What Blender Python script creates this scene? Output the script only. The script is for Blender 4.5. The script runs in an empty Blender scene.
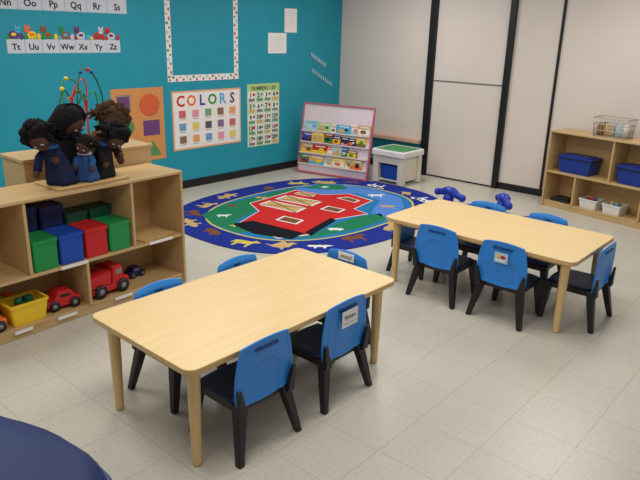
import bpy, math, random
from mathutils import Vector, Matrix, Euler
random.seed(7)
SC=bpy.context.scene; COL=SC.collection
try:
    SC.view_settings.view_transform='Standard'
except Exception: pass

# ------------------------------------------------------------ materials
def lin(c):
    r=[]
    for v in c[:3]:
        v=v/255.
        r.append(v/12.92 if v<=.04045 else ((v+.055)/1.055)**2.4)
    return (*r,1.)
MATS={}
def mat(name,rgb,rough=.5,spec=.4,var=.04,scale=20,bump=0.,metal=0.,coat=0.):
    if name in MATS: return MATS[name]
    m=bpy.data.materials.new(name); m.use_nodes=True
    nt=m.node_tree; b=nt.nodes['Principled BSDF']
    c=lin(rgb)
    tc=nt.nodes.new('ShaderNodeTexCoord'); n=nt.nodes.new('ShaderNodeTexNoise')
    n.inputs['Scale'].default_value=scale; n.inputs['Detail'].default_value=3
    nt.links.new(tc.outputs['Object'],n.inputs['Vector'])
    r=nt.nodes.new('ShaderNodeValToRGB')
    r.color_ramp.elements[0].position=.3; r.color_ramp.elements[1].position=.7
    r.color_ramp.elements[0].color=(*[max(0,x*(1-var)) for x in c[:3]],1)
    r.color_ramp.elements[1].color=(*[min(1,x*(1+var)) for x in c[:3]],1)
    nt.links.new(n.outputs['Fac'],r.inputs['Fac']); nt.links.new(r.outputs['Color'],b.inputs['Base Color'])
    b.inputs['Roughness'].default_value=rough; b.inputs['Metallic'].default_value=metal
    b.inputs['Specular IOR Level'].default_value=spec
    if coat: b.inputs['Coat Weight'].default_value=coat
    if bump:
        bp=nt.nodes.new('ShaderNodeBump'); bp.inputs['Strength'].default_value=bump; bp.inputs['Distance'].default_value=.01
        nt.links.new(n.outputs['Fac'],bp.inputs['Height']); nt.links.new(bp.outputs['Normal'],b.inputs['Normal'])
    MATS[name]=m; return m
def wood(name,a,b_,rough=.4,stretch=(1,9,9),scale=3):
    m=bpy.data.materials.new(name); m.use_nodes=True
    nt=m.node_tree; b=nt.nodes['Principled BSDF']
    tc=nt.nodes.new('ShaderNodeTexCoord'); mp=nt.nodes.new('ShaderNodeMapping'); n=nt.nodes.new('ShaderNodeTexNoise')
    mp.inputs['Scale'].default_value=stretch
    n.inputs['Scale'].default_value=scale; n.inputs['Detail'].default_value=6; n.inputs['Distortion'].default_value=.4
    r=nt.nodes.new('ShaderNodeValToRGB'); r.color_ramp.elements[0].position=.3; r.color_ramp.elements[1].position=.72
    r.color_ramp.elements[0].color=lin(a); r.color_ramp.elements[1].color=lin(b_)
    L=nt.links.new
    L(tc.outputs['Object'],mp.inputs['Vector']);L(mp.outputs['Vector'],n.inputs['Vector']);L(n.outputs['Fac'],r.inputs['Fac']);L(r.outputs['Color'],b.inputs['Base Color'])
    b.inputs['Roughness'].default_value=rough
    MATS[name]=m; return m
def floor_mat():
    m=bpy.data.materials.new('vinyl_tile'); m.use_nodes=True
    nt=m.node_tree; b=nt.nodes['Principled BSDF']; L=nt.links.new
    g=nt.nodes.new('ShaderNodeNewGeometry'); br=nt.nodes.new('ShaderNodeTexBrick')
    br.offset=0; br.squash=1
    for k,v in (('Scale',1.),('Mortar Size',.0024),('Mortar Smooth',.3),('Bias',0.),('Brick Width',.36),('Row Height',.36)): br.inputs[k].default_value=v
    br.inputs['Color1'].default_value=lin((201,196,183)); br.inputs['Color2'].default_value=lin((197,192,179)); br.inputs['Mortar'].default_value=lin((174,168,155))
    L(g.outputs['Position'],br.inputs['Vector'])
    n=nt.nodes.new('ShaderNodeTexNoise'); n.inputs['Scale'].default_value=48; n.inputs['Detail'].default_value=6; n.inputs['Roughness'].default_value=.75
    L(g.outputs['Position'],n.inputs['Vector'])
    r=nt.nodes.new('ShaderNodeValToRGB'); r.color_ramp.elements[0].position=.38; r.color_ramp.elements[1].position=.52
    r.color_ramp.elements[0].color=(.80,.80,.77,1); r.color_ramp.elements[1].color=(1,1,1,1)
    L(n.outputs['Fac'],r.inputs['Fac'])
    mx=nt.nodes.new('ShaderNodeMix'); mx.data_type='RGBA'; mx.blend_type='MULTIPLY'; mx.inputs['Factor'].default_value=.6
    L(br.outputs['Color'],mx.inputs['A']);L(r.outputs['Color'],mx.inputs['B']);L(mx.outputs['Result'],b.inputs['Base Color'])
    b.inputs['Roughness'].default_value=.3; b.inputs['Specular IOR Level'].default_value=.5
    return m
TEAL=mat('teal_paint',(34,146,168),.55,.3,.03,4)
CREAM=mat('cream_panel',(220,209,201),.5,.3,.02,2)
BLACK=mat('black_trim',(20,20,24),.45)
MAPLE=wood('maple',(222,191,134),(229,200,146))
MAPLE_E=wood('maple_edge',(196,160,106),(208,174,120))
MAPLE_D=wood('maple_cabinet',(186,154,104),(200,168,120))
LEGW=wood('maple_leg',(210,177,122),(222,190,138),.35,(9,9,1))
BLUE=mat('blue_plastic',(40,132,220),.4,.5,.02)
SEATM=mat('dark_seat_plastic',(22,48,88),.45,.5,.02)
BLUE_D=mat('blue_slot_shade',(18,66,128),.5,.4,.02)  # darker chair blue, paints the shade inside the grip recess
BLKP=mat('black_plastic',(22,22,26),.45,.5,.02)
WHITE=mat('white_plastic',(228,226,222),.4)
CREAMP=mat('beige_plastic',(220,212,196),.45)
PAPER=mat('white_paper',(235,232,228),.8,.2,.02)
CARDG=mat('grey_card',(200,205,215),.8,.2)
RED=mat('red_plastic',(196,34,38),.4);GREEN=mat('green_plastic',(32,140,72),.4);DKG=mat('dark_green_plastic',(16,84,60),.45)
NAVY=mat('navy_plastic',(24,34,84),.4);BBLUE=mat('bin_blue',(28,74,170),.4);YEL=mat('yellow_plastic',(238,200,44),.4)
ORANGE=mat('orange_plastic',(240,112,36),.4);GREY=mat('grey_plastic',(130,130,135),.5);PURP=mat('purple_card',(106,52,110),.7)
PINK=mat('pink_laminate',(196,96,120),.5);PEACH=mat('peach_paper',(226,170,130),.8);PALE=mat('pale_blue_card',(176,204,214),.7)
BROWN=mat('brown_card',(140,88,48),.8);TAN=mat('tan_card',(206,170,110),.8);INK=mat('ink',(40,40,48),.8);CYAN=mat('cyan_card',(80,170,210),.7)
METAL=mat('pale_wire',(176,172,160),.4,.5,.02,20,0,.2)
BARM=mat('pale_bar',(120,114,110),.5)
POSTO=mat('orange_poster',(208,142,82),.7);PINKC=mat('pink_card',(226,130,150),.7);LGREEN=mat('light_green_card',(176,206,130),.7)
PPINK=mat('pale_pink_laminate',(222,208,214),.5);LEDGE=mat('ledge_laminate',(214,170,146),.5)
ROYAL=mat('royal_blue_plastic',(24,52,168),.35);MAR=mat('maroon_card',(140,50,60),.7);MGR=mat('muted_green',(110,150,110),.8)
CAMPALE=[PAPER,RED,ORANGE,YEL,GREEN,CYAN,PURP,PINKC,BROWN,INK,PALE,LGREEN,TAN,NAVY,GREY,BBLUE]

# ------------------------------------------------------------ mesh builder
class MB:
    def __init__(s): s.v=[];s.f=[];s.m=[];s.sm=[]
    def add(s,vs,fs,m=0,smooth=False,M=None):
        o=len(s.v)
        for v in vs:
            v=Vector(v)
            if M is not None: v=M@v
            s.v.append(tuple(v))
        for f in fs: s.f.append([i+o for i in f]); s.m.append(m); s.sm.append(smooth)
    def box(s,c,d,m=0,M=None):
        x,y,z=c;a,b,h=d[0]/2,d[1]/2,d[2]/2
        vs=[(x+i*a,y+j*b,z+k*h) for i in(-1,1) for j in(-1,1) for k in(-1,1)]
        s.add(vs,[(0,1,3,2),(4,6,7,5),(0,4,5,1),(2,3,7,6),(0,2,6,4),(1,5,7,3)],m,False,M)
    def bb(s,x0,x1,y0,y1,z0,z1,m=0,M=None): s.box(((x0+x1)/2,(y0+y1)/2,(z0+z1)/2),(abs(x1-x0),abs(y1-y0),abs(z1-z0)),m,M)
    def prism(s,p,z0,z1,m=0,M=None,ms=None):
        n=len(p)
        A=sum(p[i][0]*p[(i+1)%n][1]-p[(i+1)%n][0]*p[i][1] for i in range(n))
        if A<0: p=p[::-1]
        vs=[(a,b,z0) for a,b in p]+[(a,b,z1) for a,b in p]
        s.add(vs,[list(range(n))[::-1],list(range(n,2*n))],m,False,M)
        o=len(s.v)-2*n
        for i in range(n):
            s.f.append([o+i,o+(i+1)%n,o+n+(i+1)%n,o+n+i]); s.m.append(m if ms is None else ms); s.sm.append(False)
    def rings(s,R,m=0,smooth=True,cap=True,M=None):
        n=len(R[0]);vs=[p for r in R for p in r];fs=[]
        for i in range(len(R)-1):
            for j in range(n): fs.append((i*n+j,i*n+(j+1)%n,(i+1)*n+(j+1)%n,(i+1)*n+j))
        s.add(vs,fs,m,smooth,M)
        if cap:
            o=len(s.v)-len(vs)
            s.f.append([o+j for j in range(n)][::-1]);s.m.append(m);s.sm.append(False)
            s.f.append([o+(len(R)-1)*n+j for j in range(n)]);s.m.append(m);s.sm.append(False)
    def lathe(s,prof,c=(0,0,0),n=24,m=0,M=None,sc=(1,1)):
        s.rings([[(c[0]+r*sc[0]*math.cos(2*math.pi*j/n),c[1]+r*sc[1]*math.sin(2*math.pi*j/n),c[2]+z) for j in range(n)] for r,z in prof],m,True,True,M)
    def tube(s,P,r,n=10,m=0,M=None):
        P=[Vector(p) for p in P]; R=[]
        t=(P[1]-P[0]).normalized(); u=t.orthogonal().normalized()
        for i,p in enumerate(P):
            a=P[max(i-1,0)];b=P[min(i+1,len(P)-1)]; t2=(b-a).normalized()
            u=(u-t2*u.dot(t2)).normalized(); w=t2.cross(u)
            rr=r[i] if isinstance(r,(list,tuple)) else r
            R.append([p+u*rr*math.cos(2*math.pi*j/n)+w*rr*math.sin(2*math.pi*j/n) for j in range(n)])
        s.rings(R,m,True,True,M)
    def bar(s,p0,p1,s0,s1,m=0,M=None):
        p0,p1=Vector(p0),Vector(p1)
        R=[]
        for p,q in((p0,s0),(p0.lerp(p1,.5),((s0[0]+s1[0])/2,(s0[1]+s1[1])/2)),(p1,s1)):
            R.append([p+Vector((i*q[0]/2,j*q[1]/2,0)) for i,j in((-1,-1),(1,-1),(1,1),(-1,1))])
        s.rings(R,m,False,True,M)
    def ell(s,c,r,m=0,n=16,M=None):
        if not isinstance(r,(tuple,list)): r=(r,r,r)
        k=max(6,n//2);R=[]
        for i in range(1,k):
            a=math.pi*i/k-math.pi/2
            R.append([(c[0]+r[0]*math.cos(a)*math.cos(2*math.pi*j/n),c[1]+r[1]*math.cos(a)*math.sin(2*math.pi*j/n),c[2]+r[2]*math.sin(a)) for j in range(n)])
        s.rings(R,m,True,False,M)
        o=len(s.v)-n*(k-1)
        b=(c[0],c[1],c[2]-r[2]);t=(c[0],c[1],c[2]+r[2])
        if M is not None: b=M@Vector(b);t=M@Vector(t)
        s.v.append(tuple(b));ib=len(s.v)-1;s.v.append(tuple(t));it=len(s.v)-1
        for j in range(n):
            s.f.append([ib,o+(j+1)%n,o+j]);s.m.append(m);s.sm.append(True)
            s.f.append([it,o+(k-2)*n+j,o+(k-2)*n+(j+1)%n]);s.m.append(m);s.sm.append(True)
    def text(s,st,size,x,y,z,m=0,M=None,bold=0.,align='LEFT'):
        cu=bpy.data.curves.new('t','FONT');cu.body=st;cu.size=size;cu.extrude=.0008;cu.offset=bold;cu.align_x=align;cu.resolution_u=2
        o=bpy.data.objects.new('t',cu);COL.objects.link(o);bpy.context.view_layer.update()
        me=bpy.data.meshes.new_from_object(o.evaluated_get(bpy.context.evaluated_depsgraph_get()))
        T=Matrix.Translation((x,y,z))
        if M is not None:T=M@T
        s.add([v.co for v in me.vertices],[list(p.vertices) for p in me.polygons],m,False,T)
        bpy.data.objects.remove(o);bpy.data.curves.remove(cu);bpy.data.meshes.remove(me)
    def mesh(s,name,mats):
        me=bpy.data.meshes.new(name);me.from_pydata(s.v,[],s.f)
        for x in mats:me.materials.append(x)
        for i,p in enumerate(me.polygons):p.material_index=s.m[i];p.use_smooth=s.sm[i]
        me.validate();me.update();return me
def obj(name,mb,mats,parent=None,loc=(0,0,0),rot=(0,0,0),bevel=0,seg=2,sub=0,**k):
    me=mb.mesh(name,mats) if isinstance(mb,MB) else mb
    o=bpy.data.objects.new(name,me);COL.objects.link(o)
    o.location=loc;o.rotation_euler=rot
    if parent:o.parent=parent
    if bevel:
        b=o.modifiers.new('b','BEVEL');b.width=bevel;b.segments=seg;b.limit_method='ANGLE';b.angle_limit=math.radians(40)
    if sub:
        q=o.modifiers.new('s','SUBSURF');q.levels=sub;q.render_levels=sub
    for a,b in k.items():o[a]=b
    return o
def thing(name,label,cat,loc=(0,0,0),rz=0,group=None,rot=None):
    e=bpy.data.objects.new(name,None);COL.objects.link(e);e.location=loc;e.rotation_euler=rot or (0,0,rz);e.empty_display_size=.1
    e['label']=label;e['category']=cat
    if group:e['group']=group
    return e
def kids(o): return [c for c in bpy.data.objects if c.parent==o]
def dup(o,loc=None,rz=None,label=None,parent=None,scale=None):
    n=o.copy();COL.objects.link(n)
    if parent:n.parent=parent
    for c in kids(o):
        if c is not n:dup(c,parent=n)
    if loc is not None:n.location=loc
    if rz is not None:n.rotation_euler[2]=rz
    if label:n['label']=label
    if scale:n.scale=(scale,)*3
    return n
RW=(math.pi/2,0,-math.pi/2); LW=(math.pi/2,0,0)
def struct(name,x0,x1,y0,y1,z0,z1,m,bevel=0):
    a=MB();a.bb(x0,x1,y0,y1,z0,z1);return obj(name,a,[m],bevel=bevel,kind='structure')
def rrect(x0,x1,y0,y1,r,n=5):
    P=[]
    for cx,cy,a0 in((x1-r,y1-r,0),(x0+r,y1-r,90),(x0+r,y0+r,180),(x1-r,y0+r,270)):
        for i in range(n+1):
            a=math.radians(a0+90*i/n);P.append((cx+r*math.cos(a),cy+r*math.sin(a)))
    return P

# ------------------------------------------------------------ room
struct('floor',-9.5,.1,-8.5,.1,-.1,0,floor_mat())
struct('wall_left',-9.5,.1,0,.1,0,2.8,TEAL)
struct('wall_right',0,.1,-8.5,0,0,2.8,TEAL)
struct('baseboard_left',-9.5,0,-.015,0,0,.1,BLACK)
struct('baseboard_right',-.015,0,-1.58,0,0,.1,BLACK)
struct('trim_1',-.02,0,-1.6,0,.50,2.8,CREAM)
struct('trim_2',-.14,0,-1.6,-.02,.455,.505,LEDGE,.004)
struct('trim_3',-.07,0,-1.71,-1.6,0,2.8,BLACK,.004)
struct('trim_4',-.07,0,-2.84,-2.76,0,2.8,BLACK,.004)
struct('trim_5',-.02,0,-3.42,-2.84,.09,2.8,CREAM)
struct('trim_6',-.04,0,-3.45,-3.42,.09,2.8,BLACK)
struct('trim_7',-.02,0,-8.5,-3.45,.09,2.8,CREAM)
struct('baseboard_far',-.03,0,-8.5,-2.84,0,.09,BLACK)
struct('door_1',-.03,0,-2.76,-1.71,.02,2.8,CREAM)
struct('trim_8',-.036,-.03,-2.76,-1.71,1.345,1.362,BARM)
struct('trim_9',-.036,-.0,-2.76,-1.71,0,.02,BLACK)

# ------------------------------------------------------------ tables
def table(loc,rz,L,W,label):
    t=thing('classroom_table',label,'table',(loc[0],loc[1],0),rz,'preschool tables')
    H=.56
    a=MB();a.prism(rrect(-L/2,L/2,-W/2,W/2,.055),H-.032,H,0,None,1)
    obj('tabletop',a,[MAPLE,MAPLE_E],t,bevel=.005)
    a=MB()
    x,y=L/2-.1,W/2-.1
    for s in(-1,1):
        a.bb(-x,x,s*y-.01,s*y+.01,H-.07,H-.032);a.bb(s*x-.01,s*x+.01,-y,y,H-.07,H-.032)
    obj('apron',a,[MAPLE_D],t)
    for i in(-1,1):
        for j in(-1,1):
            b=MB()
            b.lathe([(.033,H-.032),(.034,H-.06),(.031,H-.1),(.029,.3),(.023,.03),(.024,.012),(.02,0)][::-1],(0,0,0),20)
            obj('leg',b,[LEGW],t,(i*(L/2-.085),j*(W/2-.085),0))
    return t
table((-5.742,-4.145),-.012,1.55,.84,'light maple rectangular table with blue chairs tucked in')
table((-3.488,-4.473),-math.pi/2,1.55,.84,'light maple rectangular table with rounded corners by the rug')

# ------------------------------------------------------------ chairs
def grid(fn,nu,nv,mask=None,th=.012,nrm=(0,1,0)):
    a=MB();N=Vector(nrm)*th
    P=[[Vector(fn(-1+2*i/nu,-1+2*j/nv)) for i in range(nu+1)] for j in range(nv+1)]
    n=(nu+1)*(nv+1); idx=lambda i,j:j*(nu+1)+i
    vs=[p for r in P for p in r]; vs=vs+[p+N for p in vs]
    ok=lambda i,j:0<=i<nu and 0<=j<nv and not(mask and mask(-1+2*(i+.5)/nu,-1+2*(j+.5)/nv))
    fs=[]
    for j in range(nv):
        for i in range(nu):
            if not ok(i,j):continue
            q=[idx(i,j),idx(i+1,j),idx(i+1,j+1),idx(i,j+1)]
            fs.append(q);fs.append([k+n for k in q][::-1])
            for (di,dj,e0,e1) in((0,-1,0,1),(1,0,1,2),(0,1,2,3),(-1,0,3,0)):
                if not ok(i+di,j+dj): fs.append([q[e1],q[e0],q[e0]+n,q[e1]+n])
    used=sorted({k for f in fs for k in f});mp={k:i for i,k in enumerate(used)}
    a.add([vs[k] for k in used],[[mp[k] for k in f] for f in fs],0,True)
    return a
def backfn(u,v):
    k=.44
    x=u*math.sqrt(1-k*v*v/2);w=v*math.sqrt(1-k*u*u/2)
    hw=.206-.034*(w+1)/2
    rec=.010 if (u*u/.36+max(0,v+.25)**2/.30<1) else 0
    edge=-.006 if max(abs(u),abs(v))>.86 else 0
    return (x*hw,-.205+.014*u*u+.012*(1-w)*.5+rec+edge,.438+w*.170)
def seatfn(u,v):
    k=.35
    x=u*math.sqrt(1-k*v*v/2);w=v*math.sqrt(1-k*u*u/2)
    return (x*(.172-.008*w),w*.165-.005,.288-.012*(1-u*u)*(1-v*v)-.01*max(0,w-.6))
CH=thing('kids_chair','small blue plastic chair with black legs under the maple table','chair',(-6.11,-4.41,0),0,'blue preschool chairs')
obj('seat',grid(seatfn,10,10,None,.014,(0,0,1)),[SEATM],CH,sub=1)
br=obj('backrest',grid(backfn,28,28,None,.011),[BLUE],CH,sub=1)
a=MB();a.prism(rrect(-.075,.075,.548,.565,.008,4),.1918,.2062,0,Matrix.Rotation(math.pi/2,4,'X'));obj('grip_slot_shade',a,[BLUE_D],br)  # no groove cut; dark blue capsule paints the recess shade
a=MB()
for s in(-1,1):
    a.bb(s*.14-.018,s*.14+.018,-.165,.15,.24,.282)
a.bb(-.14,.14,-.172,-.148,.24,.282);a.bb(-.14,.14,.128,.152,.24,.282)
obj('seat_frame',a,[BLKP],CH,bevel=.004)
for s in(-1,1):
    a=MB();a.bar((s*.158,-.200,.25),(s*.182,-.208,.39),(.05,.034),(.020,.014));obj('back_bracket',a,[BLKP],CH,bevel=.004)
for i in(-1,1):
    for j,(y0,y1,xx) in enumerate(((-.165,-.225,.2),(.135,.155,.18))):
        a=MB();a.bar((i*xx,y1,0),(i*.145,y0,.285),(.034,.036),(.058,.056));obj('leg',a,[BLKP],CH,bevel=.006)
def scribble(a,y,zc,m):
    P=[]
    for i in range(60):
        t=i/59;P.append((-.045+.09*t+.006*math.cos(t*38),y,zc+(.014 if t<.18 else .008)*math.sin(t*38)))
    a.tube(P,.0013,6,m)
def tag(parent,kind):
    a=MB()
    if kind=='picture':
        a.bb(-.05,.05,-.218,-.216,.455,.53,0)
        a.bb(-.035,.03,-.219,-.218,.465,.48,3);a.ell((.015,-.2185,.498),(.02,.0015,.014),1,10);a.ell((-.022,-.2185,.502),(.012,.0015,.012),2,10)
    elif kind=='front':
        a.bb(-.065,.065,-.181,-.179,.545,.60,0);scribble(a,-.178,.572,3)
    else:
        a.bb(-.066,.066,-.220,-.218,.455,.55,0);scribble(a,-.221,.512,3);a.bb(-.05,.05,-.2205,-.220,.475,.477,3)
    obj('name_tag',a,[PAPER if kind!='picture' else PALE,RED,YEL,INK if kind!='picture' else PAPER],parent,(0,0,0),label='white paper name tag taped to the backrest')
cB=dup(CH,(-5.50,-4.41,0),0,'small blue plastic chair with a white name tag');tag(cB,'name')
dup(CH,(-6.07,-3.890,0),math.pi);dup(CH,(-5.48,-3.890,0),math.pi)
c=dup(CH,(-5.09,-4.12,0),math.pi/2,'small blue plastic chair with name tag at the table end');tag(c,'front')
FT='small blue plastic chair at the table beside the rug'
dup(CH,(-3.76,-4.23,0),-math.pi/2,FT)
c=dup(CH,(-3.76,-4.765,0),-math.pi/2,'small blue plastic chair with a picture label on its backrest');tag(c,'picture')
dup(CH,(-3.46,-5.125,0),0,FT)
dup(CH,(-3.21,-4.17,0),math.pi/2,FT);dup(CH,(-3.21,-4.70,0),math.pi/2,FT)
dup(CH,(-3.49,-3.80,0),math.pi,'slightly lower blue plastic chair at the table end',scale=.86)

# ------------------------------------------------------------ cabinets
def cabinet(loc,rz,L,D,H,mid,up,low,label):
    t=thing('storage_cabinet',label,'cabinet',loc,rz)
    T=.022;a=MB()
    a.bb(0,T,0,D,0,H-T);a.bb(L-T,L,0,D,0,H-T)
    a.bb(0,L,-.004,D,H-T,H);a.bb(T,L-T,.02,D,.05,.05+T);a.bb(T,L-T,.02,.035,0,.05)
    obj('body',a,[MAPLE_D],t,bevel=.004)
    a=MB();a.bb(T,L-T,D-.012,D-.002,.05+T,H-T);obj('back_panel',a,[MAPLE_E],t)
    a=MB();a.bb(T,L-T,.006,D-.012,mid-T,mid);obj('shelf',a,[MAPLE_D],t,bevel=.003)
    for x in up:
        a=MB();a.bb(x-T/2,x+T/2,.008,D-.012,mid,H-T);obj('divider',a,[MAPLE_D],t,bevel=.003)
    for x in low:
        a=MB();a.bb(x-T/2,x+T/2,.008,D-.012,.05+T,mid-T);obj('divider',a,[MAPLE_D],t,bevel=.003)
    return t
c1=cabinet((-6.76,-2.655,0),.045,1.72,.42,.92,.415,[.46,1.26],[.86],'open maple storage cabinet filled with bins and toys')
for x0,x1,z in((.3,.42,.05),(.60,.74,.05),(.66,.86,.4),(1.38,1.6,.4),(1.05,1.2,.05)):
    a=MB();a.bb(x0,x1,.0,.005,z-.006,z+.016);obj('shelf_label',a,[PAPER],c1,label='white paper picture label')
c2=cabinet((-.44,-3.62,0),-math.pi/2-.2,1.72,.36,.92,.44,[.80,1.3],[.40,1.2],'open maple storage cabinet by the cream wall')
c3=thing('wooden_cabinet','low light wooden cabinet standing behind the toy shelf','cabinet',(-6.05,-2.12,0),.0)
a=MB();a.bb(0,1.05,0,.34,0,1.04);obj('body',a,[MAPLE_D],c3,bevel=.006)
a=MB();a.bb(-.01,1.06,-.01,.35,1.04,1.065);obj('top_board',a,[MAPLE_D],c3,bevel=.004)
bpy.context.view_layer.update()
def C1(x,y,z): return c1.matrix_basis@Vector((x,y,z))
def C2(x,y,z): return c2.matrix_basis@Vector((x,y,z))
def bin_(loc,rz,w,d,h,m,label,group=None,rim=None,k=.88,lid=None,name='storage_bin'):
    t=thing(name,label,'bin',loc,rz,group)
    a=MB()
    R=[]
    for z,s in((0,k),(h*.9,1),(h*.9,.94),(.02,k*.92)):
        R.append([(p[0],p[1],z) for p in rrect(-w/2*s,w/2*s,-d/2*s,d/2*s,.014,3)])
    a.rings(R,0,False,True);obj('body',a,[m],t)
    a=MB()
    o=rrect(-w/2-.006,w/2+.006,-d/2-.006,d/2+.006,.016,3);i=rrect(-w/2*.93,w/2*.93,-d/2*.93,d/2*.93,.012,3)
    R=[[(p[0],p[1],h*.88) for p in o],[(p[0],p[1],h) for p in o],[(p[0],p[1],h) for p in i],[(p[0],p[1],h*.88) for p in i]]
    a.rings(R+[R[0]],0,False,False);obj('rim',a,[rim or m],t)
    if lid:
        a=MB();a.prism(i,h*.93,h*.985);obj('lid',a,[lid],t)
    return t
def heap(P,w,d,z0,n,cols,where,rz=0,s=.05,seed=1):
    rs=random.Random(seed);nx=max(1,int(w/(s*1.2)));ny=max(1,int(d/(s*1.2)));k=0
    R=Matrix.Rotation(rz,3,'Z')
    for lay_ in range(3):
        for i in range(nx):
            for j in range(ny):
                if k>=n:return
                q=Vector(((i+.5)/nx*w-w/2,(j+.5)/ny*d-d/2,0))*(1-.14*lay_)
                a=MB();m=cols[rs.randrange(len(cols))]
                if rs.random()<.5:a.bb(-s/2,s/2,-s/2,s/2,0,s*.8,0)
                else:a.lathe([(s*.3,0),(s*.48,s*.12),(s*.5,s*.4),(s*.42,s*.7),(s*.2,s*.85)],(0,0,0),12,0)
                obj('toy_block',a,[m],None,Vector(P)+R@q+Vector((0,0,z0+lay_*s*.87)),(0,0,rs.random()*.3+rz),bevel=.004,label='small coloured toy block '+where,category='toy',group='toy blocks '+where)
                k+=1
zs=.417
for i,(m,n) in enumerate(((GREEN,'green'),(BBLUE,'blue'),(RED,'red'),(GREEN,'green'))):
    bin_(C1(.575+.190*i,.125,zs),.045,.172,.21,.21,m,n+' plastic cube bin on the maple shelf','cube bins',None,.99,m)
for i,(m,n) in enumerate(((NAVY,'navy'),(NAVY,'navy'),(DKG,'dark green'),(DKG,'dark green'))):
    bin_(C1(.575+.190*i,.318,zs),.045,.170,.14,(.38,.36,.28,.28)[i],m,n+' plastic bin behind the coloured cube bins','rear bins',None,.99,m)

def vehicle(loc,rz,s,body,cab,label,kind='car'):
    t=thing('toy_truck' if kind!='car' else 'toy_car',label,'toy',loc,rz)
    a=MB()
    if kind=='car':
        prof=[(-.5,.1),(.5,.1),(.52,.26),(.3,.33),(.17,.56),(-.22,.56),(-.36,.34),(-.5,.32)]
    else:
        prof=[(-.5,.1),(.5,.1),(.5,.34),(.36,.36),(.32,.66),(.06,.66),(.04,.24),(-.5,.24)]
    M=Matrix.Rotation(math.pi/2,4,'X')
    a.prism([(x*s,z*s) for x,z in prof],-.26*s,.26*s,0,M);obj('body',a,[body],t,bevel=.03*s,seg=3)
    a=MB()
    if kind=='car': a.bb(-.18*s,.12*s,-.265*s,.265*s,.38*s,.48*s)
    else:
        a.prism([(-.5*s,.26*s),(.0*s,.26*s),(.02*s,.58*s),(-.58*s,.52*s)],-.25*s,.25*s,0,M)
    obj('windows' if kind=='car' else 'truck_bed',a,[cab],t,bevel=.01*s)
    if kind!='car':
        a=MB();a.bb(.14*s,.30*s,-.265*s,.265*s,.46*s,.58*s);obj('windows',a,[GREY],t,bevel=.005*s)
    for i in(-.3,.3):
        for j in(-1,1):
            MM=Matrix.Translation((i*s,j*.25*s,.16*s))@Matrix.Rotation(math.pi/2,4,'X')
            a=MB();a.lathe([(.05*s,-.06*s),(.15*s,-.06*s),(.16*s,-.03*s),(.16*s,.03*s),(.15*s,.06*s),(.05*s,.06*s)],(0,0,0),16,0,MM)
            w=obj('wheel',a,[BLKP],t)
            a=MB();a.lathe([(.02*s,-.064*s),(.07*s,-.064*s),(.07*s,.064*s),(.02*s,.064*s)],(0,0,0),12,0,MM);obj('hub',a,[GREY],w)
    return t
zl=.0735
bin_(C1(.435,.13,zl),.045,.26,.18,.15,YEL,'bright yellow plastic tub on the bottom shelf',None,None,.85,None,'toy_tub')
heap(C1(.435,.13,zl),.18,.11,.021,16,[YEL,GREEN,DKG,GREEN,YEL],'in the yellow tub',.045,.055,4)
vehicle(C1(.165,.12,zl),.05,.24,ORANGE,ORANGE,'orange toy truck on the bottom shelf','truck')
vehicle(C1(.40,.325,zl),.05,.20,ORANGE,YEL,'orange and yellow toy truck behind the yellow tub','truck')
vehicle(C1(.705,.14,zl),3.08,.24,RED,INK,'red toy car on the bottom shelf')
vehicle(C1(1.06,.14,zl),.10,.32,RED,RED,'large red toy truck on the bottom shelf','truck')
vehicle(C1(1.13,.335,zl),.03,.21,RED,YEL,'red and yellow toy truck on the bottom shelf','truck')
vehicle(C1(1.40,.25,zl),.1,.15,NAVY,GREY,'small navy toy car on the bottom shelf')
a=MB();a.bb(-.16,.16,-.1,.1,0,.008);obj('paper_sheet',a,[TAN],None,C1(1.5,.14,zs),(0,0,.2),label='loose tan paper sheet on the middle shelf',category='paper')
r2=-math.pi/2-.2;zs2=.4425
BD=mat('deep_blue_bin',(22,54,140),.4)
for x,w in((.33,.42),(1.04,.38)):
    t=bin_(C2(x,.17,zs2),r2,w,.24,.18,BD,'large blue plastic bin with lid on the upper shelf','large bins',NAVY,.88)
    a=MB();a.prism(rrect(-w/2-.012,w/2+.012,-.13,.13,.025,3),.18,.20);a.prism(rrect(-w/2+.03,w/2-.03,-.10,.10,.02,3),.20,.21);obj('lid',a,[BD],t,bevel=.004)
for x in(.57,.86):
    bin_(C2(x,.15,zl),r2,.22,.2,.11,WHITE,'small white plastic bin on the bottom shelf','white bins')
    heap(C2(x,.15,zl),.15,.13,.021,12,[RED,CYAN,YEL,TAN,GREY],'in the white bins',r2,.042,int(x*100))
a=MB();a.bb(-.12,.12,-.1,.1,0,.03);a.bb(-.1,.1,-.08,.08,.03,.045)
obj('black_case',a,[BLKP],None,C2(.2,.16,zl),(0,0,r2),bevel=.006,label='flat black plastic case on the bottom shelf',category='case')
wb=thing('wire_basket','pale metal wire basket with craft supplies on the cabinet','basket',C2(.68,.17,.9215),r2)
a=MB()
for z,s in((.004,.9),(.07,.93),(.14,.96),(.21,1)):
    P=rrect(-.2*s,.2*s,-.13*s,.13*s,.02,2);a.tube([(x,y,z) for x,y in P+[P[0]]],.005,6)
for k in range(13):
    x=-.18+.03*k
    for s in(-1,1):a.tube([(x*.9,s*.117,.004),(x,s*.13,.21)],.0028,5)
for k in range(8):
    y=-.105+.03*k
    for s in(-1,1):a.tube([(s*.18,y*.9,.004),(s*.2,y,.21)],.0028,5)
    a.tube([(-.18,y*.9,.004),(.18,y*.9,.004)],.002,5)
obj('wire_frame',a,[METAL],wb)
R2=Matrix.Rotation(r2,3,'Z')
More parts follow.
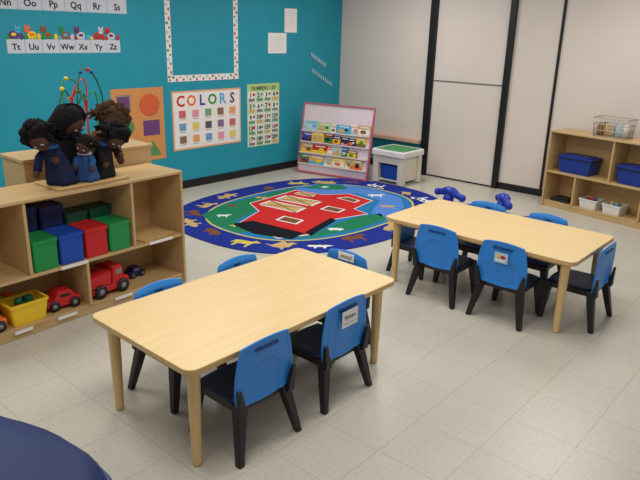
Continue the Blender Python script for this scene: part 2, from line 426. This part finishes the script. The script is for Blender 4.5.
for k,(m,u,v,n) in enumerate(((DKG,-.12,.04,'green'),(TAN,-.05,-.04,'tan'),(GREY,.02,.04,'grey'),(PALE,.08,-.04,'pale blue'),(PAPER,.13,.04,'white'),(BROWN,-.13,-.05,'brown'))):
    a=MB();a.lathe([(.03,0),(.034,.01),(.034,.11),(.02,.125),(.02,.14)],(0,0,0),14)
    obj('paint_bottle',a,[m],None,C2(.68,.17,.930)+R2@Vector((u,v,0)),label=n+' paint bottle standing in the wire basket',category='bottle',group='paint bottles in the wire basket')

# ------------------------------------------------------------ rug
rug=MB()
RM=[mat('rug_blue',(34,50,140),.95,.1,.12,60,.3),mat('rug_teal',(40,118,172),.95,.1,.1,50,.3),mat('rug_green',(34,122,84),.95,.1,.1,50,.3),
    mat('rug_red',(196,44,42),.95,.1,.08,50,.3),mat('rug_tan',(196,164,108),.95,.1,.1),mat('rug_brown',(120,78,50),.95,.1,.1),
    mat('rug_white',(222,222,226),.95,.1,.05),mat('rug_yellow',(206,190,90),.95,.1,.05),mat('rug_black',(24,24,34),.95,.1,.05),mat('rug_light_blue',(84,132,206),.95,.1,.05)]
RC=(-2.62,-1.82)
def sup(a,b,p=2.45,n=72,c=RC):
    P=[]
    for i in range(n):
        t=2*math.pi*i/n;cc,s=math.cos(t),math.sin(t)
        P.append((c[0]+a*math.copysign(abs(cc)**(2/p),cc),c[1]+b*math.copysign(abs(s)**(2/p),s)))
    return P
rug.prism(sup(1.67,1.30),0,.009,0)
rug.prism(sup(1.32,.96),.009,.0094,7);rug.prism(sup(1.295,.935),.0094,.0098,1)
def cm(L): return [(a/100,b/100) for a,b in L]
z=[.0098]
def lay(P,m,dz=.0004):
    rug.prism(P,z[0],z[0]+dz,m)
AN=[(-.5,.1),(-.46,.28),(-.3,.34),(.18,.33),(.3,.5),(.36,.42),(.52,.38),(.5,.28),(.34,.24),(.28,.05),(.27,-.3),(.18,-.3),(.17,-.02),(-.2,-.02),(-.24,-.3),(-.33,-.3),(-.34,.0),(-.42,.1),(-.5,-.08)]
LZ=[(-.6,.05),(-.3,.12),(-.25,.3),(-.16,.3),(-.15,.13),(.1,.13),(.15,.3),(.24,.3),(.2,.12),(.4,.12),(.5,0),(.4,-.12),(.2,-.12),(.24,-.3),(.15,-.3),(.1,-.13),(-.15,-.13),(-.16,-.3),(-.25,-.3),(-.3,-.1)]
BI=[(-.5,.2),(-.3,.05),(-.1,.25),(.1,.5),(.16,.22),(.3,.3),(.5,.18),(.34,.1),(.25,-.12),(.05,-.2),(.06,-.35),(-.02,-.35),(-.06,-.2),(-.25,-.12)]
PG=[(-.5,.15),(-.42,.3),(-.2,.36),(.1,.36),(.3,.3),(.36,.4),(.4,.26),(.55,.14),(.52,.04),(.34,-.02),(.3,-.2),(.2,-.2),(.18,-.08),(-.2,-.08),(-.24,-.2),(-.34,-.2),(-.36,.0),(-.48,.05)]
def beast(sh,x,y,k,ang,flip,m):
    lay([(x+k*(a*flip*math.cos(ang)-b*math.sin(ang)),y+k*(a*flip*math.sin(ang)+b*math.cos(ang))) for a,b in sh],m)
def strip(p,q,w,m):
    (x0,y0),(x1,y1)=p,q;d=Vector((x1-x0,y1-y0)).normalized();nn=Vector((-d.y,d.x))*w
    lay(cm([(x0+nn.x,y0+nn.y),(x1+nn.x,y1+nn.y),(x1-nn.x,y1-nn.y),(x0-nn.x,y0-nn.y)]),m)
lay(cm([(-388,-150),(-374,-115),(-330,-98),(-290,-98),(-240,-96),(-205,-98),(-225,-112),(-300,-118),(-322,-146),(-365,-158),(-375,-200),(-390,-190)]),2)
lay(cm([(-212,-100),(-170,-102),(-146,-125),(-136,-180),(-148,-225),(-180,-252),(-235,-268),(-230,-240),(-178,-215),(-168,-172),(-205,-148)]),9)
lay(cm([(-200,-104),(-165,-106),(-148,-130),(-160,-150),(-180,-136)]),2,.0008)
lay(cm([(-380,-215),(-372,-235),(-345,-255),(-290,-268),(-240,-268),(-225,-250),(-250,-240),(-290,-240),(-345,-250)]),2)
z[0]=.0108
beast(AN,-1.62,-1.98,.22,-.85,1,6);beast(PG,-1.95,-2.38,.18,-.85,1,4)
beast(AN,-3.60,-1.35,.16,-.85,1,6);beast(PG,-3.25,-1.10,.15,-.85,-1,5);beast(AN,-2.75,-1.06,.15,-.85,1,4);beast(PG,-3.1,-2.54,.17,-.85,1,6);beast(BI,-3.75,-1.7,.14,-.85,1,7);beast(BI,-1.75,-1.22,.15,-.85,1,6)
z[0]=.0112
BARN=[(-368,-168),(-318,-148),(-302,-116),(-215,-108),(-208,-148),(-180,-168),(-186,-208),(-232,-216),(-238,-240),(-280,-228),(-340,-246),(-372,-232)]
cx_,cy_=-275,-175
lay(cm([(cx_+(x-cx_)*1.02,cy_+(y-cy_)*1.03) for x,y in BARN]),6)
z[0]=.0116
lay(cm(BARN),3)
z[0]=.0120
lay(cm([(-374,-164),(-350,-170),(-342,-240),(-366,-244),(-380,-205)]),8)
lay(cm([(-340,-238),(-344,-250),(-282,-232),(-280,-222)]),8)
for Q in ([(-300,-126),(-275,-122),(-268,-176),(-293,-182)],[(-268,-121),(-242,-117),(-234,-170),(-260,-175)],[(-232,-119),(-217,-116),(-213,-142),(-226,-146)]):
    z[0]=.0120;lay(cm(Q),6)
    mx_=sum(p[0] for p in Q)/4;my_=sum(p[1] for p in Q)/4
    z[0]=.0124;lay(cm([(mx_+(x-mx_)*.78,my_+(y-my_)*.88) for x,y in Q]),4)
    z[0]=.0128;strip(Q[0],Q[2],.9,5);strip(Q[1],Q[3],.9,5)
z[0]=.0120
for Q in ([(-330,-185),(-312,-181),(-308,-208),(-326,-213)],[(-208,-170),(-193,-176),(-196,-198),(-209,-200)],[(-262,-190),(-244,-187),(-241,-212),(-258,-215)]):
    z[0]=.0120;lay(cm(Q),6);mx_=sum(p[0] for p in Q)/4;my_=sum(p[1] for p in Q)/4
    z[0]=.0124;lay(cm([(mx_+(x-mx_)*.76,my_+(y-my_)*.80) for x,y in Q]),5)
cols=[6,5,4,7,5,4,4,5,4,5,7,4,6,5,4,2,4,6,4]
n=19
for i in range(n):
    z[0]=.009
    t=2*math.pi*(i+.3)/n;p=2.45;cc,s=math.cos(t),math.sin(t)
    rj=1+.02*math.sin(i*2.7)
    x=RC[0]+1.48*rj*math.copysign(abs(cc)**(2/p),cc);y=RC[1]+1.115*rj*math.copysign(abs(s)**(2/p),s)
    ang=math.atan2(s,cc)+math.pi/2+.2*math.sin(i*1.9);sh=[AN,LZ,PG,AN,BI,LZ,AN][i%7];k=.28+.05*math.sin(i*4.1)
    flip=-1 if i%3==0 else 1
    beast(sh,x,y,k,ang,flip,cols[i])
    z[0]=.0094
    for a,b in((-.2,.2),(.1,.2),(.25,.28)) if cols[i]==6 else ():
        xx=x+k*(a*flip*math.cos(ang)-b*math.sin(ang));yy=y+k*(a*flip*math.sin(ang)+b*math.cos(ang))
        lay([(xx+.028*math.cos(q),yy+.022*math.sin(q)) for q in [j*math.pi/4 for j in range(8)]],8)
obj('area_rug',rug,RM,label='large oval play rug with blue animal border',category='rug')

# ------------------------------------------------------------ wall pieces
def wall(name,mb,mats,x,zz,label,cat,group=None):
    o=obj(name,mb,mats,None,(x,-.0008,zz),LW,label=label,category=cat)
    if group:o['group']=group
    return o
def acards(x0,z0,words,w,h,s):
    for i,wd in enumerate(words):
        a=MB();a.bb(.002,w-.002,0,h,0,.002,0)
        a.bb(.002,w-.002,.0,.012,.002,.003,1)
        a.text(wd,h*.62,w/2,.035,.0025,3,None,.002,'CENTER')
        rs=random.Random(i*7+int(w*100));C=[2,4,5,6,7,8,9,0]
        bx=w*rs.uniform(.38,.5);c=rs.choice(C);c2=rs.choice(C)
        a.ell((bx,h+.03*s,.002),(.036*s,.026*s,.0018),c,12);hx=bx+.03*s*rs.choice((-1,1))
        a.ell((hx,h+.062*s,.0024),(.022*s,.022*s,.0018),c2,12);a.ell((hx-.014*s,h+.084*s,.0024),(.008*s,.014*s,.0015),c2,8);a.ell((hx+.014*s,h+.084*s,.0024),(.008*s,.014*s,.0015),c2,8)
        for q in(-.022,.0,.022): a.bb(bx+q*s-.005*s,bx+q*s+.005*s,h,h+.02*s,.001,.0026,c)
        a.ell((bx,h+.032*s,.004),(.02*s,.012*s,.001),rs.choice(C),8)
        for q in(-1,1): a.ell((hx+q*.008*s,h+.066*s,.0045),(.004*s,.004*s,.001),3,6)
        a.ell((w*.86,h+.018*s,.002),(.015*s,.024*s,.0018),rs.choice(C),10);a.ell((w*.1,h+.012*s,.002),(.013*s,.016*s,.0018),rs.choice(C),10)
        wall('alphabet_card',a,[CARDG,PALE,RED,INK,GREEN,YEL,ORANGE,PURP,CYAN,BROWN],x0+i*w,z0,'alphabet card with letters '+wd+' on the teal wall','card','alphabet cards')
acards(-5.14,1.685,['Tt','Uu','Vv','Ww','Xx','Yy','Zz'],.178,.135,1.4)
acards(-5.95,2.095,['Kk','Ll','Mm','Nn','Oo','Pp','Qq','Rr','Ss'],.241,.15,1.5)
a=MB();W,H=1.13,1.30;b=.075
a.bb(0,W,0,b,0,.003,0);a.bb(0,W,H-b,H,0,.003,0);a.bb(0,b,b,H-b,0,.003,0);a.bb(W-b,W,b,H-b,0,.003,0)
def conf(u,v,k): a.ell((u,v,.0032),(.016+.006*(k%2),.012+.006*(k%3),.001),1+k%6,8)
for i in range(22):
    u=.03+i*(W-.06)/21
    conf(u,.022+.03*(i%2),i);conf(u,H-.05+.025*(i%2),i+3)
for i in range(24):
    v=.06+i*(H-.12)/23
    conf(.022+.03*(i%2),v,i+1);conf(W-.052+.03*(i%2),v,i+4)
wall('bulletin_border',a,[PAPER,BROWN,MGR,mat('muted_red',(190,110,110),.8),TAN,mat('muted_purple',(140,110,150),.8),CARDG],-3.28,1.34,'white confetti border framing the teal bulletin board','border')
a=MB();W,H=.70,.86
a.bb(0,W,0,H,0,.003,0)
a.bb(.06,.25,.60,.79,.003,.004,1);a.bb(.08,.23,.62,.77,.004,.0045,2)
a.ell((.50,.66,.004),(.14,.13,.001),3,20);a.ell((.17,.42,.004),(.11,.10,.001),4,20);a.bb(.40,.63,.30,.48,.003,.004,2)
a.bb(.07,.28,.07,.24,.003,.004,5);a.prism([(.40,.05),(.64,.05),(.52,.24)],.003,.004,4)
wall('shapes_poster',a,[POSTO,mat('muted_grey',(140,130,130),.8),mat('muted_plum',(106,64,116),.8),mat('red_orange_card',(206,96,54),.7),mat('leaf_card',(84,140,84),.8),mat('brick_card',(176,60,52),.8)],-4.06,.43,'orange poster with coloured shapes on the teal wall','poster')
a=MB();W,H=1.12,.73
a.bb(0,W,0,H,0,.004,0);a.bb(.022,W-.022,.022,H-.022,.004,.005,1)
for i,ch in enumerate('COLORS'): a.text(ch,.185,.13+i*.168,H-.185,.0055,[2,3,12,5,6,7][i],None,.005,'CENTER')
PS=[mat('pale_%s'%n,c,.8) for n,c in (('rose',(200,104,104)),('apricot',(226,160,96)),('lemon',(222,202,100)),('sage',(110,166,122)),('sky',(110,156,196)),('lilac',(136,100,150)),('blush',(220,150,166)),('mocha',(140,104,80)),('slate',(84,84,92)))]
sw=[0,6,3,7,1,4,2,8,5,0,7,1,4,6,2]
for r in range(3):
    for c in range(5):
        x=.15+c*.205;y=.445-r*.158
        a.bb(x-.052,x+.052,y-.046,y+.046,.005,.006,13+sw[r*5+c]);a.bb(x-.045,x+.045,y-.068,y-.060,.005,.0055,11)
wall('colors_poster',a,[PEACH,PAPER,RED,ORANGE,YEL,GREEN,CYAN,PURP,PINKC,BROWN,INK,GREY,BBLUE]+PS,-3.24,.495,'white poster reading COLORS with rows of colour squares','poster')
a=MB();W,H=.62,.86
a.bb(0,W,0,H,0,.003,1);a.bb(.01,W-.01,H-.1,H-.01,.003,.004,1)
a.text('NUMBERS 1-20',.07,W/2,H-.082,.0045,3,None,.001,'CENTER')
PG2=mat('pale_green_cell',(206,224,200),.8)
for r in range(5):
    for c in range(4):
        x=.012+c*.150;y=.612-r*.151
        a.bb(x,x+.145,y,y+.145,.003,.004,8 if (r+c)%2 else 0)
        a.text(str(r*4+c+1),.085,x+.05,y+.070,.0045,3,None,.003,'CENTER')
        a.bb(x+.015,x+.13,y+.012,y+.055,.004,.0045,[5,6,7,7][(r+c*3)%4]);a.ell((x+.112,y+.105,.0045),(.024,.024,.001),[4,7,5][(r+c)%3],8)
wall('number_chart',a,[PAPER,LGREEN,MGR,INK,RED,GREY,TAN,MGR,PG2],-2.0,.40,'green and white number chart on the teal wall','poster')
for x0,z0,w,h in((-1.60,1.66,.36,.27),(-1.28,1.94,.25,.32)):
    a=MB();a.bb(0,w,0,h,0,.002,0)
    for i in range(6): a.bb(.03,w-.04-.02*(i%3),h-.06-i*.035,h-.055-i*.035,.002,.0025,1)
    wall('notice_paper',a,[PAPER,CARDG],x0,z0,'plain white notice paper pinned to the teal wall','paper','notice papers')
for x0,z0,L in((-.72,1.64,.34),(-.70,1.42,.48)):
    a=MB();P=[]
    for i in range(60):
        t=i/59;P.append((t*L+.012*math.cos(i*1.0),-.5*t*L+.032*math.sin(i*1.0),.008))
    a.tube(P,.007,6);wall('paper_lettering',a,[PALE],x0,z0,'white cut paper lettering stuck on the teal wall','sign','paper letterings')

# ------------------------------------------------------------ book rack
RZ=math.radians(11);RL=Vector((-.97,-.80,.0098));HW=.55
rk=thing('book_rack','pale book display rack with thin pink edges and picture books','rack',RL,RZ)
th=math.radians(10.5)
Mx=Matrix.Rotation(math.pi/2,4,'X')
SP=[(-.215,0),(-.205,.12),(-.045,.985),(-.012,.985),(-.165,0)]
for s in(-1,1):
    a=MB();a.prism(SP,-.008,.008,0,Matrix.Translation((0,s*(HW+.008),0))@Mx);obj('side_panel',a,[PINK],rk,bevel=.003)
    a=MB();a.bar((.03,s*.48,0),(-.05,s*.48,.8),(.03,.03),(.03,.03));obj('rear_leg',a,[PPINK],rk)
a=MB();a.bb(-.195,-.18,-HW,HW,0,.13);obj('base_panel',a,[PPINK],rk)
a=MB();a.bb(-.045,-.012,-HW,HW,.97,.985);obj('top_rail',a,[PINK],rk)
a=MB();a.bb(-.208,-.195,-HW,HW,0,.022);obj('bottom_rail',a,[PINK],rk)
S=Matrix.Translation((-.185,0,.12))@Matrix.Rotation(th,4,'Y')
a=MB();a.bb(0,.01,-HW,HW,0,.865,0,S);obj('back_panel',a,[PPINK],rk)
ZT=[.0,.158,.316,.474]
for k,z0 in enumerate(ZT):
    a=MB();a.bb(-.036,0,-HW,HW,z0,z0+.006,0,S);a.bb(-.039,-.035,-HW,HW,z0,z0+.016,0,S);obj('book_ledge',a,[PPINK],rk)
SW=Matrix.Translation(RL)@Matrix.Rotation(RZ,4,'Z')@S
SR=SW.to_3x3().to_euler()
random.seed(11)
for k,z0 in enumerate(ZT):
    y=HW-.01;j=0
    while True:
        w=random.uniform(.11,.28);h=random.uniform(.105,.156)
        if y-w<-HW: break
        pal=[1,2,3,4,5,6,8,10,12,13,15,4]
        if k==3: pal=[0,10,10,5,12,11]
        if k==0: pal=[0,3,8,4,12,10]
        c=random.choice(pal);d=random.choice([0,3,5,2,4,7,12,8,13] if k<3 else [0,10,5,12]);e=random.choice(range(16));v=random.randrange(3)
        a=MB();a.bb(0,.007,-w/2,w/2,0,h,0)
        if v==0: a.bb(-.001,0,-w*.42,w*.42,h*.12,h*.64,1);a.ell((-.0012,w*.05,h*.4),(.001,w*.25,h*.18),2,10)
        elif v==1: a.bb(-.001,0,-w*.5,w*.5,h*.0,h*.4,1);a.ell((-.0012,-w*.1,h*.45),(.001,w*.2,h*.25),2,10)
        else: a.ell((-.0012,w*.15,h*.35),(.001,w*.28,h*.22),1,10);a.ell((-.0014,-w*.2,h*.5),(.001,w*.14,h*.14),2,10)
        a.bb(-.001,0,-w*.36,w*.3,h*.78,h*.88,3 if c not in(0,10) else 2)
        obj('picture_book',a,[CAMPALE[c],CAMPALE[d],CAMPALE[e],PAPER],None,SW@Vector((-.012-.010*(j%2),y-w/2,.0065+z0)),SR,
            label='picture book facing out on the display rack',category='book',group='picture books on the rack')
        y-=w-.02;j+=1

# ------------------------------------------------------------ sand table
st=thing('activity_table','beige activity table with pale rim and green top','table',(-.73,-1.66,0.0095))
a=MB()
for x in(-1,1):
    for y in(-1,1): a.bb(x*.19-.04,x*.19+.04,y*.205-.045,y*.205+.045,0,.39)
a.bb(-.19,.19,-.215,-.195,.04,.39);a.bb(.18,.20,-.20,.20,.04,.39);a.bb(-.19,.19,.195,.215,.04,.39);a.bb(-.19,.19,-.20,.20,.03,.05)
a.bb(-.215,-.195,-.2,.2,.27,.39)
obj('body',a,[CREAMP],st,bevel=.006)
a=MB();o=rrect(-.26,.26,-.27,.27,.035,4);i=rrect(-.225,.225,-.235,.235,.02,4)
R=[[(p[0],p[1],.385) for p in o],[(p[0],p[1],.445) for p in o],[(p[0],p[1],.458) for p in rrect(-.25,.25,-.26,.26,.03,4)],[(p[0],p[1],.458) for p in i],[(p[0],p[1],.385) for p in i]]
a.rings(R+[R[0]],0,False,False);obj('rim',a,[WHITE],st)
a=MB();a.bb(-.225,.225,-.235,.235,.39,.4545);obj('play_surface',a,[GREEN],st)
bin_((-.83,-1.66,.061),math.pi/2,.28,.16,.19,BBLUE,'blue plastic bin inside the beige activity table')

# ------------------------------------------------------------ bead maze
bm=thing('bead_maze','bead maze toy with coloured wire loops on the wooden cabinet','toy',(-5.47,-1.95,1.066),.5)
a=MB();a.bb(-.19,.19,-.10,.10,0,.02);obj('base',a,[MAPLE],bm,bevel=.005)
def loop(P,m,name='wire'):
    Q=[]
    for i in range(len(P)-1):
        p0,p1,p2,p3=[Vector(P[max(0,min(len(P)-1,i+q))]) for q in(-1,0,1,2)]
        for s in range(8):
            t=s/8;Q.append(.5*((2*p1)+(p2-p0)*t+(2*p0-5*p1+4*p2-p3)*t*t+(3*p1-p0-3*p2+p3)*t**3))
    Q.append(Vector(P[-1]));a=MB();a.tube(Q,.0058,8);w=obj(name,a,[m],bm)
    return Q
QS=[loop([(-.14,0,.01),(-.19,.02,.25),(-.16,.05,.50),(-.03,.03,.50),(.02,0,.36),(.12,-.02,.42),(.2,0,.32),(.13,0,.01)],GREEN),
loop([(-.12,-.05,.01),(-.17,-.06,.3),(-.06,-.04,.57),(.12,-.03,.55),(.2,-.05,.36),(.14,-.05,.2),(.12,-.05,.01)],DKG),
loop([(-.08,.05,.01),(-.1,.06,.25),(.0,.05,.42),(.1,.05,.34),(.05,.04,.26),(-.06,.05,.36),(.06,.06,.49),(.16,.06,.45),(.1,.05,.01)],RED),
loop([(-.16,.07,.01),(-.2,.07,.3),(-.1,.08,.44),(.02,.08,.3),(.14,.07,.38),(.16,.07,.01)],DKG)]
for i in range(10):
    Q=QS[i%4];m=[YEL,RED,GREEN,BBLUE,ORANGE][(i*3+i//5)%5]
    p=random.choice(Q[14:-14]);a=MB();a.ell(tuple(p),.016,0,12);obj('bead',a,[m],bm)

# ------------------------------------------------------------ puppets on the cabinet
a=MB();a.bb(-.26,.30,-.15,.15,0,.02);obj('puppet_tray',a,[MAPLE_E],None,C1(.98,.20,.9215),(0,0,.045),bevel=.005,label='flat wooden tray under the hand puppets on the cabinet',category='tray')
SK1=mat('doll_skin_dark',(78,48,36),.8);SK2=mat('doll_skin_light',(150,106,80),.8);HBLK=mat('doll_hair_black',(20,18,20),.9,.2,.2,80,.8);HBRN=mat('doll_hair_brown',(74,54,38),.9,.2,.2,80,.8)
FB=mat('doll_blue_cloth',(52,88,140),.9,.2,.1,60);FN=mat('doll_navy_cloth',(30,38,70),.9,.2,.1,60);FT2=mat('doll_tan_cloth',(122,92,60),.9,.2,.1,60);FW=mat('doll_white_cloth',(170,172,184),.9,.2,.1,60);FK=mat('doll_black_cloth',(32,30,34),.9,.2,.1,60)
def doll(x,y,s,skin,hair,cloth,trim,label,head=(0,0),lean=0,hat=None,rz=-.45,seed=1,arm=(0,0),style=0):
    d=thing('hand_puppet',label,'puppet',C1(.98+x,y,.9215+.0215),rz,'hand puppets')
    T=Matrix.Scale(s,4)
    rs=random.Random(seed)
    a=MB();R=[]
    prof=[(.03,.0),(.078,.003),(.080,.03),(.068,.09),(.058,.15),(.048,.2),(.03,.235)]
    for r,z in prof:
        cx=lean*(z/.235)**2*.10;cy=-.04*(z/.235)**2
        R.append([T@Vector((cx+r*(1+.16*math.sin(5*q*math.pi/12+z*9))*math.cos(q*math.pi/12),cy+.8*r*(1+.16*math.sin(5*q*math.pi/12+z*9))*math.sin(q*math.pi/12),z)) for q in range(24)])
    a.rings(R,0,True,True)
    hx=lean*.10
    for q,k in((-1,arm[0]),(1,arm[1])):
        a.tube([T@Vector((hx+q*.03,-.03,.19)),T@Vector((hx+q*.062,-.05,.15+k*.05)),T@Vector((hx+q*.062,-.08,.08+k*.13))],[.028*s,.024*s,.024*s],10,0)
    obj('dress',a,[cloth],d)
    a=MB();a.lathe([(.035,-.012),(.052,-.02),(.055,-.01),(.046,.0),(.03,.004)],(hx,-.04,.228),20,0,T,(1,.85));obj('collar',a,[trim],d)
    for q,k in((-1,arm[0]),(1,arm[1])):
        a=MB();a.ell((hx+q*.063,-.09,.068+k*.14),(.020,.018,.022),0,12,T);a.ell((hx+q*.049,-.10,.074+k*.14),(.008,.009,.013),0,8,T);obj('hand',a,[skin],d)
    H=T@Matrix.Translation((hx,-.04,.228))@Matrix.Rotation(head[0],4,'Y')@Matrix.Rotation(head[1],4,'X')
    a=MB();a.ell((0,-.005,.070),(.055,.054,.064),0,20,H);a.ell((0,-.060,.063),(.010,.011,.010),0,8,H)
    for q in(-1,1): a.ell((q*.055,0,.066),(.009,.011,.014),0,8,H)
    a.tube([H@Vector((0,0,-.01)),H@Vector((0,0,.03))],.022*s,10,0)
    hd=obj('head',a,[skin],d)
    for q in(-1,1):
        a=MB();a.ell((q*.021,-.054,.076),(.009,.006,.008),0,10,H);a.ell((q*.021,-.059,.075),(.005,.003,.006),1,8,H);obj('eye',a,[FW,INK],hd)
    a=MB();a.tube([H@Vector((-.018,-.053,.041)),H@Vector((0,-.056,.036)),H@Vector((.018,-.053,.041))],.003*s,6);obj('mouth',a,[MAR],hd)
    a=MB();a.ell((0,.014,.088),(.066,.060,.064),0,18,H)
    if style==0:
        for i in range(44):
            t=rs.uniform(-.6,math.pi+.6);e=rs.uniform(-.5,1.3)
            a.ell((.070*math.cos(t)*math.cos(e),.016+.064*math.sin(t)*math.cos(e),.086+.070*math.sin(e)),rs.uniform(.012,.028),0,8,H)
        for i in range(30):
            t=rs.uniform(-.7,math.pi+.7);p=Vector((.068*math.cos(t),.018+.062*math.sin(t),.08))
            a.tube([H@p,H@(p*1.14+Vector((0,0,-.04))),H@(p*1.3+Vector((rs.uniform(-.03,.03),0,rs.uniform(-.14,.02))))],[.015*s,.013*s,.005*s],6,0)
    elif style==1:
        for i in range(34):
            t=-.45+(math.pi+.9)*i/33;p=Vector((.066*math.cos(t),.014+.060*math.sin(t),.105));
            a.tube([H@(p*.6+Vector((0,0,.078))),H@p,H@(p*1.12+Vector((0,0,-.07))),H@(p*1.25+Vector((rs.uniform(-.03,.03),0,rs.uniform(-.19,-.12))))],[.012*s,.014*s,.012*s,.006*s],6,0)
    else:
        for q in(-1,1):
            a.ell((q*.075,.02,.112),(.032,.030,.034),0,12,H)
            for i in range(6): a.ell((q*(.075+rs.uniform(-.02,.025)),.02+rs.uniform(-.02,.02),.112+rs.uniform(-.03,.03)),.018,0,8,H)
    obj('hair',a,[hair],hd)
    if style==2:
        a=MB()
        for q in(-1,1): a.lathe([(.012,-.012),(.016,0),(.012,.012)],(q*.057,.01,.112),10,0,H)
        obj('hair_tie',a,[trim],hd)
doll(-.17,.15,1.20,SK1,HBLK,FN,FB,'dark-skinned hand puppet with black curls and navy dress',(-.4,.9),-.3,None,-1.0,3,(0,.6),0)
doll(-.05,.29,1.42,SK1,HBLK,FK,FN,'hand puppet with long black hair and black dress',(-.2,.7),-.1,None,.25,5,(0,0),1)
doll(.0,.11,.92,SK1,HBLK,FB,FW,'small hand puppet with black hair buns and blue dress',(.35,.6),.1,None,-.9,7,(.3,.3),2)
doll(.14,.14,1.12,SK1,HBLK,FK,FB,'hand puppet with black hair slumped forward',(.4,1.1),.1,None,.2,11,(.2,.5),0)
doll(.13,.31,1.38,SK1,HBRN,FT2,FT2,'hand puppet in tan cloth with brown hair leaning aside',(.6,.6),.8,None,-.1,9,(.8,0),0)

# ------------------------------------------------------------ blue ride-on toys behind table
def rideon(loc,rz):
    t=thing('ride_on_toy','royal blue plastic ride-on toy standing beside the rug','toy',loc,rz,'ride-on toys')
    a=MB()
    R=[]
    for x,w,h,zc in((-.30,.03,.03,.2),(-.28,.09,.06,.2),(-.15,.10,.07,.19),(0,.075,.055,.19),(.12,.085,.08,.21),(.22,.08,.1,.24),(.29,.04,.06,.24)):
        R.append([(x,w*math.cos(q*math.pi/8),zc+h*math.sin(q*math.pi/8)) for q in range(16)])
    a.rings(R,0,True,True);obj('body',a,[ROYAL],t,sub=1)
    a=MB();a.tube([(.2,0,.3),(.17,0,.42)],[.06,.05],12);a.tube([(.17,-.17,.40),(.17,-.06,.425),(.17,.06,.425),(.17,.17,.40)],[.03,.04,.04,.03],12)
    for q in(-1,1):a.ell((.17,q*.17,.40),.04,0,12)
    a.ell((.17,0,.44),(.06,.10,.045),0,14);obj('handlebar',a,[ROYAL],t)
    for x,y in((-.2,-.11),(-.2,.11),(.2,-.1),(.2,.1)):
        a=MB();a.lathe([(.03,-.025),(.08,-.025),(.085,-.015),(.085,.015),(.08,.025),(.03,.025)],(0,0,0),18,0,Matrix.Translation((x,y,.085))@Matrix.Rotation(math.pi/2,4,'X'));obj('wheel',a,[BLKP],t)
rideon((-2.02,-4.03,0),2.3);rideon((-2.12,-3.42,0),2.9)

# ------------------------------------------------------------ big blue toy near the camera
bt=thing('toddler_car','large dark blue plastic ride-in toy car','toy',(-7.60,-4.80,0),-.85)
GB=mat('matte_navy',(30,48,96),.5,.35,.02)
def sq(a,b,zz,p=3,n=40,cx=0,tilt=0):
    P=[]
    for i in range(n):
        t=2*math.pi*i/n;c,s=math.cos(t),math.sin(t)
        x=cx+a*math.copysign(abs(c)**(2/p),c)
        P.append((x,b*math.copysign(abs(s)**(2/p),s),zz-tilt*x))
    return P
a=MB();a.rings([sq(.40,.40,.12),sq(.44,.44,.2),sq(.47,.46,.40),sq(.46,.455,.50,3,40,0,.10),sq(.455,.45,.57,3,40,0,.22)],0,True,True);obj('body',a,[GB],bt)
a=MB();a.rings([sq(.458,.453,.57,3,40,0,.22),sq(.468,.463,.58,3,40,0,.22),sq(.468,.463,.592,3,40,0,.22),sq(.458,.453,.60,3,40,0,.22)],0,True,True);obj('rim',a,[mat('navy_rim_highlight',(58,72,118),.45)],bt)  # lighter navy on the rim paints a highlight line along the edge
a=MB();a.rings([sq(.452,.448,.60,3,40,0,.22),sq(.44,.435,.66,3,40,-.005,.24),sq(.41,.40,.71,3,40,-.015,.26),sq(.405,.395,.722,3,40,-.02,.26),sq(.38,.37,.73,3,40,-.025,.26),sq(.34,.33,.78,2.8,40,-.04,.26),sq(.27,.26,.83,2.5,40,-.06,.26),sq(.17,.17,.862,2.2,40,-.07,.26),sq(.05,.05,.875,2,40,-.07,.26)],0,True,True)
obj('roof',a,[GB],bt)
for x in(-.28,.28):
    for y in(-.41,.41):
        a=MB();a.lathe([(.04,-.03),(.1,-.03),(.11,-.015),(.11,.015),(.1,.03),(.04,.03)],(0,0,0),20,0,Matrix.Translation((x,y,.11))@Matrix.Rotation(math.pi/2,4,'X'));obj('wheel',a,[BLKP],bt)

# ------------------------------------------------------------ camera & light
f=635.4
rr=Vector((.6593,-.7520,.0254)).normalized();fw=Vector((.7195,.6203,-.3124)).normalized()
uu=rr.cross(fw).normalized();rr=fw.cross(uu).normalized()
cam=bpy.data.cameras.new('camera');cam.sensor_width=36;cam.lens=f*36/640;cam.clip_start=.05
co=bpy.data.objects.new('camera',cam);COL.objects.link(co);SC.camera=co
M=Matrix((rr,uu,-fw)).transposed().to_4x4();M.translation=Vector((-7.9911,-6.5464,1.9717));co.matrix_world=M
def area(loc,sx,sy,p,col=(1,.96,.90)):
    l=bpy.data.lights.new('ceiling_light','AREA');l.shape='RECTANGLE';l.size=sx;l.size_y=sy;l.energy=p;l.color=col
    o=bpy.data.objects.new('ceiling_light',l);COL.objects.link(o);o.location=loc
for x in(-6.8,-4.2,-1.6):
    for y in(-1.8,-4.6): area((x,y,2.78),1.3,.9,30)
w=bpy.data.worlds.new('w');SC.world=w;w.use_nodes=True
w.node_tree.nodes['Background'].inputs['Color'].default_value=(1,.97,.93,1);w.node_tree.nodes['Background'].inputs['Strength'].default_value=.36
